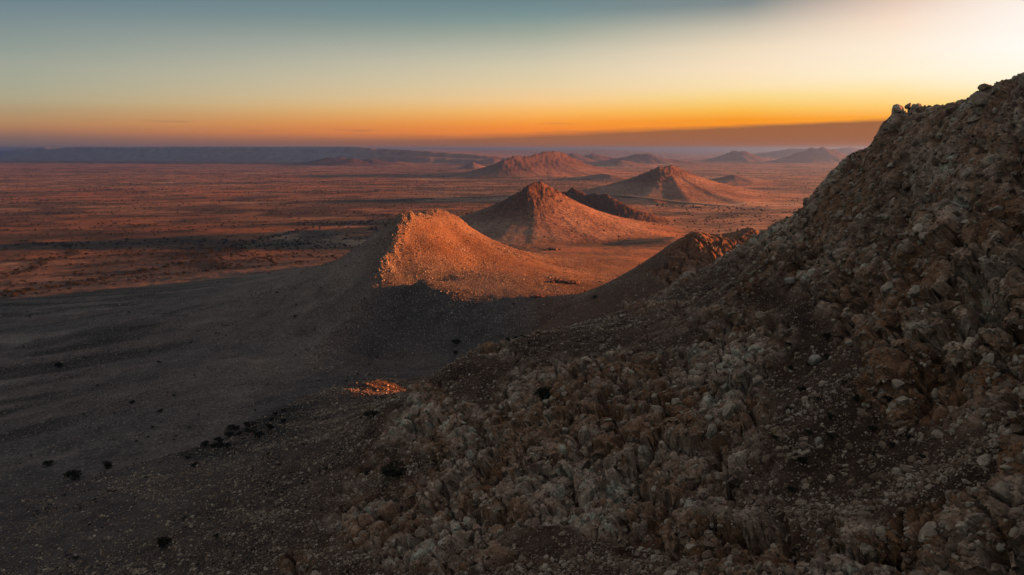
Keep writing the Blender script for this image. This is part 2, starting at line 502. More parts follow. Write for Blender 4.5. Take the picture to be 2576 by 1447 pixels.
# places of bare rock, of loose soil, on the mountain (pixel centre, radius in pixels along u and v, weight)
ROCKY = [(2450, 420, 330, 250, 1), (2150, 560, 170, 130, 1), (2420, 800, 300, 260, 1), (2330, 950, 200, 140, 1), (1830, 900, 150, 90, .8),
         (1700, 1050, 230, 170, 1), (1480, 960, 160, 90, .9), (1600, 1250, 240, 150, 1), (1400, 1180, 150, 140, .9), (1760, 1330, 130, 110, .8),
         (2420, 1350, 190, 110, 1), (1130, 1080, 190, 80, .8), (1080, 1000, 60, 40, .8), (1260, 880, 70, 25, .6), (1200, 1180, 90, 60, .6),
         (1060, 1390, 170, 60, .7), (1760, 620, 90, 50, 1), (1880, 600, 60, 40, 1), (1700, 690, 60, 30, .9),
         (1960, 610, 60, 60, 1), (740, 1420, 70, 40, .5), (1900, 1400, 150, 90, .9), (1560, 1130, 420, 260, .95), (1250, 1300, 300, 150, .8),
         (1900, 850, 180, 110, .8), (2250, 1400, 300, 110, .85), (1650, 790, 160, 40, .6), (2300, 650, 420, 330, 1), (1000, 1330, 200, 110, .6)]
SOILY = [(2080, 930, 110, 70, 1), (2080, 1080, 130, 90, 1), (2130, 1200, 260, 70, 1), (1350, 1350, 120, 50, .8), (1550, 830, 250, 50, .8), (2000, 780, 120, 90, .7),
         (2350, 1130, 220, 45, .9), (1560, 1390, 130, 60, .6)]


def blobs(lst):
    w = np.zeros((NR, NC))
    # projected pixel of every vertex of the sheet
    yc = GY * CT - (GZ - CAM_H) * ST
    zc = GY * ST + (GZ - CAM_H) * CT
    ok = yc > 1
    U = np.where(ok, CX + FP * GX / np.where(ok, yc, 1), -9e3)
    V = np.where(ok, CY - FP * zc / np.where(ok, yc, 1), -9e3)
    for (u, v, a, b, s) in lst:
        w = np.maximum(w, s * np.exp(-(((U - u) / a) ** 2 + ((V - v) / b) ** 2) ** 1.5))
    return w


near = (RR < 470) & (GIDX == 1)
ridge2 = (GIDX == 2)
rock = blobs(ROCKY) * near
soil = blobs(SOILY) * near
# the mountain goes on behind and beside the camera as it does in view
outv = (np.abs(AZ) > rad(38)) & near
rock = np.where(outv, np.maximum(rock, 0.8 * sstep(60, 110, GZ)), rock)
brk = fbm(GX / 9, GY / 9, GZ / 9, 4, 0.55, 21)
rock = np.clip(rock * 1.25 + 0.45 * brk * np.sqrt(rock + 0.02) - 0.15 - 0.75 * soil, 0, 1)
patch = sstep(.16, .38, fbm(GX / 13 + 5, GY / 13, GZ / 13, 4, .55, 22)) * near * sstep(55, 85, GZ) * (1 - soil)
rock = np.maximum(sstep(0.12, 0.55, rock), 0.8 * patch)
# crags along the crest of the ridge hill
cr = RCREST
dc = np.full(GX.shape, 1e9)
for a, b in zip(cr[:-1], cr[1:]):
    e = b[:2] - a[:2]
    t = np.clip(((GX - a[0]) * e[0] + (GY - a[1]) * e[1]) / (e @ e), 0, 1)
    dc = np.minimum(dc, np.hypot(GX - a[0] - t * e[0], GY - a[1] - t * e[1]))
crest2 = np.exp(-(dc / 7.0) ** 2) * (0.35 + 0.65 * sstep(440, 470, GY)) * ridge2 * np.clip(0.75 + 0.6 * fbm(GX / 14, GY / 14, None, 3, 0.5, 33), 0, 1)


def normals(X, Y, Z):
    P = np.stack([X, Y, Z], -1)
    du = np.gradient(P, axis=1)
    dv = np.gradient(P, axis=0)
    n = np.cross(du, dv)
    n /= np.linalg.norm(n, axis=-1, keepdims=True) + 1e-12
    n *= np.sign(n[..., 2:3] + 1e-9)
    return n


N0 = normals(GX, GY, GZ)
cellid = np.zeros(GX.shape)
cell2 = np.zeros(GX.shape)
# --- blocky, jointed rock of the mountain: three sizes of rounded blocks with open joints
sel = (RR < 470) & (RR > 34) & near & (np.abs(AZ) < rad(75)) & (RR > 34)
x, y, z = GX[sel], GY[sel], GZ[sel]
wx = 1.5 * fbm(x / 5, y / 5, z / 5, 3, 0.5, 51)
wy = 1.5 * fbm(x / 5 + 50, y / 5, z / 5, 3, 0.5, 52)
wz = 1.2 * fbm(x / 5, y / 5 + 50, z / 5, 3, 0.5, 53)
disp = np.zeros_like(x)
rk = rock[sel]
sc_ = 1 - rk
ca, sa = math.cos(0.5), math.sin(0.5)
fade = sstep(420, 300, RR[sel]) * 0.7 + 0.3
dcr = np.full(len(x), 1e9)
for a, b in zip(C3[:8], C3[1:9]):
    e = b[:2] - a[:2]
    t = np.clip(((x - a[0]) * e[0] + (y - a[1]) * e[1]) / (e @ e), 0, 1)
    dcr = np.minimum(dcr, np.hypot(x - a[0] - t * e[0], y - a[1] - t * e[1]))
massive = sstep(-.12, .22, fbm(x / 11 + 2, y / 11, z / 11, 3, .5, 56))
low = 0.25 + 0.75 * sstep(4, 22, dcr)          # the skyline is weathered smoother than the faces
nv = N0[sel]


def joints(px, py, pz, d, spacing, half, seed):
    """long roughly parallel open joints across direction d, and a random step for each slab"""
    q = (px * d[0] + py * d[1] + pz * d[2]) / spacing + 0.33 * fbm(px / 14, py / 14, pz / 14, 3, .55, seed)
    b = np.floor(q)
    def edge(n):
        return n + 0.62 * (_u(_hash(n.astype(np.int64), n.astype(np.int64) * 0 + 3, n.astype(np.int64) * 0 + 5, seed)) - 0.5)
    lo, hi_ = edge(b), edge(b + 1)
    slab = np.where(q < lo, b - 1, np.where(q > hi_, b + 1, b))
    dist = np.minimum(np.abs(q - lo), np.abs(q - hi_)) * spacing
    step = _u(_hash(slab.astype(np.int64), slab.astype(np.int64) * 0 + 9, slab.astype(np.int64) * 0 + 1, seed + 1)) - 0.5
    return np.clip(1 - dist / half, 0, 1), step


def shove(d_):
    global x, y, z
    x += d_ * nv[:, 0]
    y += d_ * nv[:, 1]
    z += d_ * nv[:, 2]


def renew(w_):
    global nv
    GX[sel], GY[sel], GZ[sel] = x, y, z
    nv = normals(GX, GY, GZ)[sel] * w_ + N0[sel] * (1 - w_)
    nv /= np.linalg.norm(nv, axis=1, keepdims=True)


# bedrock masses: three families of joints break it into slabs and ledges
J = np.zeros(len(x))
for d_, sp_, hf_, dep_, st_, sd_ in (((.28, .93, .25), 9.5, .60, 2.8, 2.0, 141), ((.55, -.25, .80), 7.0, .48, 1.8, 1.7, 143), ((-.75, .60, .30), 5.5, .38, 1.4, 1.0, 145)):
    c_, s_ = joints(x, y, z, d_, sp_, hf_, sd_)
    on = sstep(-.35, .1, fbm(x / 17 + sd_, y / 17, z / 17, 2, .5, sd_))
    J += rk * fade * (st_ * s_ - dep_ * c_ ** 1.2) * on
shove(J * low)
renew(0.35)
for k, (size, amp, crack, cw, stretch) in enumerate([(12.0, 2.8, 4.2, 0.13, 0.60), (4.4, 1.25, 1.5, 0.12, 0.70), (1.7, 0.48, 0.5, 0.14, 0.75), (0.8, 0.2, 0.22, 0.2, 0.85)]):
    m = (rk > 0.01) & (np.abs(AZ[sel]) < rad(41 if k else 75))
    if k == 3:
        m &= RR[sel] < 200
    ww = (2.0, 0.9, 0.3, 0.12)[k]
    ax, ay, az_ = x[m] + ww * wx[m], y[m] + ww * wy[m], z[m] + ww * wz[m]
    f1, f2, cid_, fac = voronoi((ax * ca + ay * sa) / size, (ay * ca - ax * sa) / size, (az_ + 0.25 * ax) / size * stretch, 60 + k, True)
    e = f2 - f1
    brk_ = np.clip(1 - e / cw, 0, 1)
    dsp = rk[m] * fade[m] * (amp * (0.5 * (cid_ - 0.5) + 1.0 * fac - (0.9, 0.5, 0.8, 0.9)[k] * f1 ** 2 + 0.3) - crack * brk_ ** 1.4)
    if k < 2:
        dsp = dsp * low[m]
    else:
        dsp = dsp * (1 - 0.6 * massive[m])
    x[m] += dsp * nv[m, 0]
    y[m] += dsp * nv[m, 1]
    z[m] += dsp * nv[m, 2]
    cid = np.full(len(x), 0.4)
    cid[m] = cid_
    if k == 1:
        cellid[sel] = cid
    if k == 2:
        cell2[sel] = cid
    if k < 3:
        renew(0.4)
# loose ground between: lumps and stones
lump = fbm(x / 3.0, y / 3.0, z / 3.0, 5, 0.62, 71)
disp = sc_ * (0.75 * lump + 1.6 * np.abs(fbm((x * .8 - y * .6) / 60, (x * .6 + y * .8) / 13, None, 4, .55, 74)) * sstep(-10, -50, x)) + 0.35 * rk * fbm(x / 1.0, y / 1.0, z / 1.0, 4, 0.65, 73)
disp *= fade
GX[sel] = x + disp * nv[:, 0]
GY[sel] = y + disp * nv[:, 1]
GZ[sel] = z + disp * nv[:, 2]
# --- ridge hill: crags on the crest, stony slopes, faint gullies
sel = (ridge2 | (GIDX == 0)) & (RR > 200) & (RR < 1500) & (np.abs(AZ) < rad(50))
x, y, z = GX[sel], GY[sel], GZ[sel]
d2 = 1.5 * np.abs(fbm((x + y * .3) / 70, y / 24, None, 4, .55, 86)) * sstep(-80, -130, x) * ridge2[sel] + 0.55 * fbm(x / 9, y / 9, z / 9, 5, 0.62, 81) * np.where(ridge2[sel], 1, 0.3)
c2 = crest2[sel]
mm = c2 > 0.02
f1, f2, cid, _ = voronoi(x[mm] / 5.0, y[mm] / 5.0, z[mm] / 7.0, 83)
g1, g2, gid, _ = voronoi(x[mm] / 2.1, y[mm] / 2.1, z[mm] / 2.6, 84)
d2[mm] += c2[mm] * (2.6 * (np.sqrt(np.clip((f2 - f1) / 0.35, 0, 1)) + 0.9 * cid - 0.55) + 1.0 * (np.sqrt(np.clip((g2 - g1) / 0.35, 0, 1)) + gid - 0.8))
GZ[sel] += d2
# --- crags of the farther hills
sel = CRAG > 0.2
x, y = GX[sel], GY[sel]
A = CRAG[sel]
s = A * 3.2
GZ[sel] += A * (0.55 * np.abs(fbm(x / s, y / s, None, 4, 0.6, 91)) + 0.5 * fbm(x / (s * 0.5), y / (s * 0.5), None, 3, 0.6, 92) - 0.12)
sel = (GIDX >= 3) & (GIDX < 3 + len(HILLS))
GZ[sel] += np.clip(GZ[sel] / 90, 0, 1) * 2.0 * fbm(GX[sel] / 40, GY[sel] / 40, None, 4, 0.6, 97)

# ------------------------------------------------------------------ what the ground is made of (surface colour, with some shade, sunlight and haze in it)
def lerp(a, b, t):
    return a + (b - a) * t[..., None]


def C(*c):
    return np.array(c, np.float64)


X, Y = GX, GY
n0 = fbm(X / 160 + 8, Y / 120, None, 5, .62, 104)
n1 = fbm((X + .5 * Y) / 260, (Y - 0.22 * X) / 115, None, 5, 0.6, 101)
n2 = fbm(X / 700 + 5, Y / 420, None, 4, 0.5, 102)
n3 = fbm((X + .6 * Y) / 75, (Y - 0.22 * X) / 34, None, 4, 0.6, 103)
alb = lerp(C(.34, .20, .12), C(.37, .165, .08), sstep(-.35, .35, n2))[...]
alb = lerp(alb, C(.44, .33, .23), 0.8 * sstep(.22, .5, n1))
alb = lerp(alb, C(.13, .092, .06), 0.85 * sstep(.02, .40, -n1))
alb = lerp(alb, C(.09, .07, .05), 0.7 * sstep(.0, .45, n3))
alb = lerp(alb, C(.075, .058, .042), 0.8 * sstep(.04, .28, n0) * sstep(7000, 1500, np.hypot(X, Y)))
# dry drainage lines with scrub: they run from the hills out to the left
qx = X + 140 * fbm(X / 300, Y / 300, None, 4, 0.55, 105)
qy = Y - 0.28 * X + 70 * fbm(X / 260 + 9, Y / 260, None, 4, 0.55, 106)
dr1 = 1 - np.abs(fbm(qx / 900, qy / 200, None, 2, 0.5, 107)) * 9
dr3 = 1 - np.abs(fbm(qx / 230, qy / 55 + 7, None, 3, 0.55, 110)) * 4
dr2 = 1 - np.abs(fbm(qx / 380, qy / 90 + 40, None, 2, 0.5, 108)) * 7
rfar = np.hypot(X, Y)
veg = np.clip(np.maximum(sstep(0.1, 0.9, dr1), 0.75 * sstep(0.2, 1.0, dr2)) * (0.7 + 0.6 * fbm(X / 120, Y / 60, None, 3, .6, 109)), 0, 1)
alb = lerp(alb, alb * .62, sstep(-100, -500, X) * sstep(3200, 1600, rfar))  # left plain darkened: its weak lighting put into the colour
alb = lerp(alb, C(.125, .110, .102), 0.8 * sstep(1250, 650, rfar) * sstep(150, -150, X))  # near left ground greyed and darkened: shade tone painted in
dr4 = 1 - np.abs(fbm((qx + 900) / 1100, qy / 75, None, 3, 0.5, 127)) * 8
veg = np.clip(np.maximum(veg, 0.9 * sstep(0.2, 0.9, dr4) * sstep(800, 1300, rfar) * np.clip(.4 + 1.3 * fbm(X / 400, Y / 200 + 3, None, 3, .5, 128), 0, 1)), 0, 1)
lz = sstep(1300, 700, rfar) * sstep(0, -150, X)
veg = np.clip(np.maximum(veg, lz * 0.95 * sstep(0.15, 0.8, dr3) * (0.6 + 0.8 * fbm(X / 90 + 3, Y / 70, None, 3, .6, 119))), 0, 1)
veg *= np.where(X > 150 + 0 * Y, 0.35 + 0.25 * sstep(2200, 4000, rfar), 1.0)
WASH = [[(0, 700), (51, 687), (90, 671), (117, 655), (180, 642), (176, 622), (145, 614), (78, 610), (51, 603)],
        [(0, 751), (47, 735), (98, 728), (176, 718), (207, 710), (273, 698), (301, 692), (340, 689), (371, 681), (422, 673), (488, 657), (539, 646), (586, 642), (609, 620), (644, 606), (703, 591)],
        [(560, 636), (586, 626), (648, 607), (758, 579), (820, 567), (879, 560)],
        [(0, 794), (117, 780), (195, 771), (242, 775), (332, 767)], [(430, 790), (469, 778), (508, 769)], [(109, 857), (234, 847), (312, 829), (390, 814)]]
washes = []
for ln_ in WASH:
    pts = []
    for u, v in ln_:
        i_, j_ = hit(u, v)
        pts.append((GX[i_, j_], GY[i_, j_]))
    washes.append(np.array(pts))
wash = np.zeros(GX.shape)
jx, jy = X + 9 * fbm(X / 45, Y / 45, None, 3, .6, 123), Y + 9 * fbm(X / 45 + 7, Y / 45, None, 3, .6, 124)
for q, pts in enumerate(washes):
    dm = np.full(GX.shape, 1e9)
    for a, b in zip(pts[:-1], pts[1:]):
        e = b - a
        t = np.clip(((jx - a[0]) * e[0] + (jy - a[1]) * e[1]) / (e @ e + 1e-9), 0, 1)
        dm = np.minimum(dm, np.hypot(jx - a[0] - t * e[0], jy - a[1] - t * e[1]))
    wash = np.maximum(wash, np.exp(-(dm / (11 if q < 3 else 6)) ** 2) * np.clip(.8 + .9 * fbm(X / 30, Y / 30, None, 3, .6, 125 + q), 0, 1))
veg = np.maximum(veg, wash)
alb = lerp(alb, alb * 1.3, sstep(150, 500, X))  # right plain lightened: stronger sunlight put into the colour
plainness = np.where(GIDX == 0, 1.0, np.where(ridge2, sstep(30, 13, GZ) * sstep(-60, -180, GX), 0.0))
veg *= np.maximum(plainness, wash)
alb = lerp(alb, C(.036, .032, .024), 0.92 * veg)
alb = lerp(alb, C(.25, .205, .17), 0.75 * sstep(.12, .4, fbm(X / 120 + 2, Y / 45, None, 4, .6, 126)) * sstep(900, 600, rfar) * sstep(-100, -220, X) * (1 - veg))
# hills: pinkish talus, darker rock on top
tal = lerp(C(.24, .135, .09), C(.31, .195, .135), sstep(-.4, .4, fbm(X / 50, Y / 50, None, 4, .6, 111)))
hs = (GIDX >= 3) * 1.0
alb = lerp(alb, tal, hs * sstep(3, 16, GZ))
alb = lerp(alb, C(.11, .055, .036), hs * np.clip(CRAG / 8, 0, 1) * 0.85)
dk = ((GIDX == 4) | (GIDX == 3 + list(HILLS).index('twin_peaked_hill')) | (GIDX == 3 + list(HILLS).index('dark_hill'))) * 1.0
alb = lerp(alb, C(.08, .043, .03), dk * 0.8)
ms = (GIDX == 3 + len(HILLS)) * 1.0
alb = lerp(alb, C(.27, .27, .29), ms * sstep(6, 30, GZ) * sstep(-1200, -1900, X))  # paler blue-grey: distance haze painted into the mesa's colour
# ridge hill
rt = lerp(C(.135, .074, .045), C(.20, .125, .085), sstep(-.4, .5, fbm(X / 22, Y / 22, None, 5, .6, 113)))
rt = lerp(rt, C(.095, .05, .03), 0.7 * sstep(.1, .6, fbm(X / 35 + 4, Y / 60, None, 4, .6, 114)))
# west slope lighter tan, south scree darker grey: shading of the faces painted in
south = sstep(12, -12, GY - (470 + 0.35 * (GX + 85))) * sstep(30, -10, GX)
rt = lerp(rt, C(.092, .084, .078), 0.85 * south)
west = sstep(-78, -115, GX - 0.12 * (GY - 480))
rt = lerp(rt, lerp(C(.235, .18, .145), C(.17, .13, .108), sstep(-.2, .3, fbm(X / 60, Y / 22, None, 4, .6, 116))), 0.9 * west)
w2 = np.where(ridge2, sstep(15, 40, GZ), 0) * (1 - 0.9 * veg)
alb = lerp(alb, rt, w2)
alb = lerp(alb, C(.26, .18, .13), np.clip(crest2 * 1.2, 0, 1) * 0.7)
# mountain: brown earth, pale quartz-like rock with rust
earth = lerp(C(.062, .034, .021), C(.115, .067, .044), sstep(-.4, .5, fbm(X / 6, Y / 6, GZ / 6, 5, .6, 115)))
left = sstep(-20, -130, X)
earth = lerp(earth, lerp(C(.082, .066, .060), C(.125, .10, .088), sstep(-.3, .4, fbm(X / 14, Y / 9, None, 5, .6, 122))), left * 0.85)  # brown-grey scree on the left, coolness of shade mixed into its colour
earth = lerp(earth, C(.165, .095, .062), 0.8 * sstep(225, 275, Y) * sstep(-45, 0, X))
rc = lerp(C(.22, .12, .066), C(.80, .57, .42), np.clip(cell2 * 0.7 + 0.5 * cellid - 0.15 + 0.5 * fbm(X / 14, Y / 14, GZ / 14, 3, .5, 129), 0, 1))
rust = sstep(-.22, .22, 1.2 * fbm(X / 10 + 3, Y / 10, GZ / 20, 5, .6, 117) + 0.35 * fbm(X / 1.6, Y / 1.6, GZ / 3, 3, .6, 121))
rc = lerp(rc, C(.30, .14, .066), 0.72 * rust)
rc = lerp(rc, C(.12, .07, .045), 0.5 * sstep(.2, .55, fbm(X / 8, Y / 8 + 7, GZ / 14, 4, .6, 118)))
rc = lerp(rc, C(.20, .085, .045), 0.85 * sstep(340, 380, Y))
mt = lerp(earth, rc, rock)
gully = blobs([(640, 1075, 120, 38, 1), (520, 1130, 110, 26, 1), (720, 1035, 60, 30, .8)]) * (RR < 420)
mt = lerp(mt, C(.03, .026, .02), np.clip(gully * 1.3 + 0.5 * fbm(X / 5, Y / 5, None, 4, .6, 120) * np.sqrt(gully), 0, 1) * 0.9)  # dark patch: scrub, and the cut bank's shade painted into the colour
rt = rt
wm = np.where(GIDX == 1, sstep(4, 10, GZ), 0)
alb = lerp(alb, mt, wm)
alb = np.clip(alb, 0.02, 0.6)
ROUGH_ROCK = np.clip(rock * (GIDX == 1) + crest2, 0, 1)

# ------------------------------------------------------------------ materials
def new_mat(name):
    m = bpy.data.materials.new(name)
    m.use_nodes = True
    return m, NT(m.node_tree)


def finish(t, col, rough=0.95, normal=None, spec=0.1):
    b = t.n('ShaderNodeBsdfPrincipled')
    t.put(b.inputs['Base Color'], col)
    t.put(b.inputs['Roughness'], rough)
    b.inputs['Specular IOR Level'].default_value = spec
    if normal is not None:
        t.put(b.inputs['Normal'], normal)
    o = t.n('ShaderNodeOutputMaterial')
    t.put(o.inputs[0], b.outputs[0])


def ground_material(name, fine, mid, bump_d, speck=0.0, rough=0.95, spec=0.1):
    m, t = new_mat(name)
    a = t.n('ShaderNodeAttribute', attribute_name='albedo').outputs['Color']
    pos = t.n('ShaderNodeNewGeometry').outputs['Position']
    k1 = t.noise(pos, fine, 5.0, 0.65)
    k2 = t.noise(pos, mid, 4.0, 0.6)
    v = t.math('MULTIPLY', t.rng(k1, 0.3, 0.7, 0.55, 1.45, 'LINEAR'), t.rng(k2, 0.3, 0.7, 0.75, 1.25, 'LINEAR'))
    cmb = t.n('ShaderNodeCombineColor')
    for s in cmb.inputs[:3]:
        t.put(s, v)
    col = t.mix(1.0, a, cmb.outputs[0], 'MULTIPLY')
    if speck:
        vo = t.n('ShaderNodeTexVoronoi', feature='F1')
        t.put(vo.inputs['Vector'], pos)
        vo.inputs['Scale'].default_value = speck
        g = t.n('ShaderNodeSeparateColor')
        t.put(g.inputs[0], vo.outputs['Color'])
        stone = t.math('MULTIPLY', t.rng(vo.outputs['Distance'], 0.42, 0.25), t.rng(g.outputs[0], 0.62, 0.70))
        col = t.mix(t.math('MULTIPLY', stone, 0.6), col, (.42, .33, .26))
    bp = t.n('ShaderNodeBump')
    bp.inputs['Strength'].default_value = 1.0
    bp.inputs['Distance'].default_value = bump_d
    t.put(bp.inputs['Height'], t.math('ADD', k1, t.math('MULTIPLY', k2, 0.6)))
    finish(t, col, rough, bp.outputs[0], spec)
    return m


M_rock = ground_material('mountain_rock', 2.6, 0.35, 0.22, rough=0.8, spec=0.12)
M_ridge = ground_material('ridge_talus', 0.8, 0.08, 0.8, speck=0.75)
M_far = ground_material('hill_talus', 0.12, 0.012, 5.0)
M_plain = ground_material('dry_plain', 0.10, 0.02, 2.0)


def stone_material(name, c0, c1, c2, scale):
    m, t = new_mat(name)
    rnd = t.n('ShaderNodeObjectInfo').outputs['Random']
    pos = t.n('ShaderNodeNewGeometry').outputs['Position']
    base = t.ramp(rnd, [(0, c0), (0.45, c1), (1, c2)])
    k = t.noise(pos, scale, 5.0, 0.65)
    rust = t.noise(pos, scale * 0.22, 4.0, 0.6)
    col = t.mix(t.rng(rust, 0.50, 0.68, 0, 0.75), base, (.20, .10, .05))
    v = t.rng(k, 0.3, 0.7, 0.6, 1.35, 'LINEAR')
    cmb = t.n('ShaderNodeCombineColor')
    for s in cmb.inputs[:3]:
        t.put(s, v)
    col = t.mix(1.0, col, cmb.outputs[0], 'MULTIPLY')
    bp = t.n('ShaderNodeBump')
    bp.inputs['Distance'].default_value = 0.25
    t.put(bp.inputs['Height'], k)
    finish(t, col, 0.6, bp.outputs[0], 0.3)
    return m


M_stone = stone_material('quartz_stone', (.17, .095, .055), (.34, .235, .155), (.60, .465, .335), 2.2)
M_block = stone_material('quartz_block', (.26, .155, .085), (.42, .30, .20), (.64, .49, .35), 1.6)
M_stone2 = stone_material('talus_stone', (.10, .06, .042), (.21, .145, .105), (.50, .41, .33), 1.0)


def leaf_material(name, a, b):
    m, t = new_mat(name)
    rnd = t.n('ShaderNodeObjectInfo').outputs['Random']
    pos = t.n('ShaderNodeNewGeometry').outputs['Position']
    col = t.mix(rnd, a, b)
    k = t.noise(pos, 1.5, 3.0, 0.6)
    v = t.rng(k, 0.3, 0.7, 0.6, 1.4, 'LINEAR')
    cmb = t.n('ShaderNodeCombineColor')
    for s in cmb.inputs[:3]:
        t.put(s, v)
    finish(t, t.mix(1.0, col, cmb.outputs[0], 'MULTIPLY'), 0.9)
    return m


M_leaf = leaf_material('thorn_leaf', (.030, .032, .018), (.050, .044, .026))
M_wood, _t = new_mat('thorn_wood')
finish(_t, (.07, .05, .035, 1), 0.95)

# ------------------------------------------------------------------ objects
COL = sc.collection


def tag(o, label=None, cat=None, group=None, kind=None):
    for k, v in (('label', label), ('category', cat), ('group', group), ('kind', kind)):
        if v:
            o[k] = v
    return o


def mesh_np(name, V, Q, mat, smooth=True, attrs=None):
    me = bpy.data.meshes.new(name)
    n = Q.shape[1]
    me.vertices.add(len(V))
    me.vertices.foreach_set('co', V.astype(F).ravel())
    me.loops.add(Q.size)
    me.loops.foreach_set('vertex_index', Q.astype(np.int32).ravel())
    me.polygons.add(len(Q))
    me.polygons.foreach_set('loop_start', np.arange(0, Q.size, n, dtype=np.int32))
    me.polygons.foreach_set('loop_total', np.full(len(Q), n, np.int32))
    me.polygons.foreach_set('use_smooth', np.full(len(Q), smooth, bool))
    for k, (dom, typ, arr) in (attrs or {}).items():
        a = me.attributes.new(k, typ, dom)
        a.data.foreach_set({'FLOAT_COLOR': 'color', 'FLOAT': 'value', 'FLOAT_VECTOR': 'vector', 'INT': 'value'}[typ], arr.ravel())
    me.update(calc_edges=True)
    me.validate()
    if mat:
        me.materials.append(mat)
    return me


def obj(name, me, parent=None):
    o = bpy.data.objects.new(name, me)
    COL.objects.link(o)
    o.parent = parent
    return o


# cut the sheet into plain, mountain, hills along shared edges
ii, jj = np.meshgrid(np.arange(NR - 1), np.arange(NC), indexing='ij')
j2 = (jj + 1) % NC
quad = np.stack([ii * NC + jj, ii * NC + j2, (ii + 1) * NC + j2, (ii + 1) * NC + jj], -1).reshape(-1, 4)[:, ::-1]
fid = GIDX.ravel()[quad].max(1)
VV = np.stack([GX, GY, GZ], -1).reshape(-1, 3)
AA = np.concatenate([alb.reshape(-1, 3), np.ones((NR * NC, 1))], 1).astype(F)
hn = list(HILLS)
S_LABEL = {
    0: ('plain', 'wide dry red-brown plain with scrubby drainage lines reaching the horizon', 'plain', M_plain),
    1: ('rocky_mountain', 'steep shaded mountainside of fractured pale rock filling the right foreground', 'mountain', M_rock),
    2: ('ridge_hill', 'sharp-crested stony hill glowing orange on its sunlit right face', 'hill', M_ridge),
    3 + len(hn): ('mesa', 'long flat-topped blue table mountain along the left horizon', 'mesa', M_far),
}
H_LABEL = {
    'cone_hill': 'pointed conical hill with crag summit right behind the glowing ridge hill',
    'dark_crag_hill': 'low dark hill with red crags behind the pointed cone hill',
    'flat_topped_hill': 'steep hill with blunt crag top and wide apron beyond the road',
    'small_cone_hill': 'small lone sunlit cone right of the blunt-topped hill',
    'long_backed_hill': 'broad pink hill with shouldered back far behind the cone hill',
    'low_rise': 'low sunlit rise at the right foot of the broad pink hill',
    'twin_peaked_hill': 'brown twin-peaked hill standing before the blue table mountain',
    'dark_hill': 'dark grey hill just left of and behind the twin-peaked hill',
    'small_dark_hill': 'small dark far hill just left of the broad pink hill',
    'little_cone': 'tiny cone on the plain left of the broad pink hill',
    'hazy_ridge': 'hazy jagged ridge just right of the broad pink hill',
    'hazy_double_hill': 'hazy double-topped hill on the horizon above the blunt-topped hill',
    'hazy_knoll': 'faint pink knoll before the hazy double-topped hill',
    'lone_dark_hill': 'lone purple hill on the horizon above the small sunlit cone',
    'broad_far_hill': 'broad purple dome hill on the horizon beside the mountain edge',
    'far_range': 'faintest far range behind the broad purple dome hill',
    'far_plateau': 'thin blue plateau line on the horizon right of the table mountain',
    'low_swell': 'low dark swell just right of the twin-peaked hill',
}
for k, nm in enumerate(hn):
    S_LABEL[3 + k] = (nm, H_LABEL[nm], 'hill', M_far)
SOBJ = {}
for k, (nm, lab, cat, mat) in S_LABEL.items():
    q = quad[fid == k]
    if not len(q):
        continue
    used, inv = np.unique(q.ravel(), return_inverse=True)
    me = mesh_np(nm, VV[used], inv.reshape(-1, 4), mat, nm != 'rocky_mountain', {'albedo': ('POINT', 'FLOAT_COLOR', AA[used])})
    SOBJ[nm] = tag(obj(nm, me), lab, cat, None, 'structure')

# ------------------------------------------------------------------ stones
def ico(sub):
    import bmesh
    bm = bmesh.new()
    bmesh.ops.create_icosphere(bm, subdivisions=sub, radius=1.0)
    V = np.array([v.co[:] for v in bm.verts])
    T = np.array([[v.index for v in f.verts] for f in bm.faces])
    bm.free()
    return V, T


def rock_mesh(name, sub, seed, mat, cuts=11, rough=0.06, round_=0.0):
    r = np.random.default_rng(seed)
    V, T = ico(sub)
    V = V * (1 + 0.12 * fbm(V[:, 0] * 1.3 + seed, V[:, 1] * 1.3, V[:, 2] * 1.3 + 9, 3, .5, seed)[:, None])
    for _ in range(cuts):
        n = r.normal(size=3)
        n /= np.linalg.norm(n)
        d = r.uniform(0.48, 0.85)
        s = V @ n - d
        V = V - np.outer(np.clip(s, 0, None) * (1 - round_), n)
    V = V * (1 + rough * fbm(V[:, 0] * 4, V[:, 1] * 4, V[:, 2] * 4 + seed, 3, .6, seed + 3)[:, None])
    V *= r.uniform([.8, .65, .5], [1.1, .95, .85])
    return mesh_np(name, V, T, mat, False)


def stone_collection(name, n, mat, seed, sub=2):
    c = bpy.data.collections.new(name)
    for i in range(n):
        c.objects.link(bpy.data.objects.new('stone_shape', rock_mesh('stone_shape', sub, seed + i, mat)))
    return c


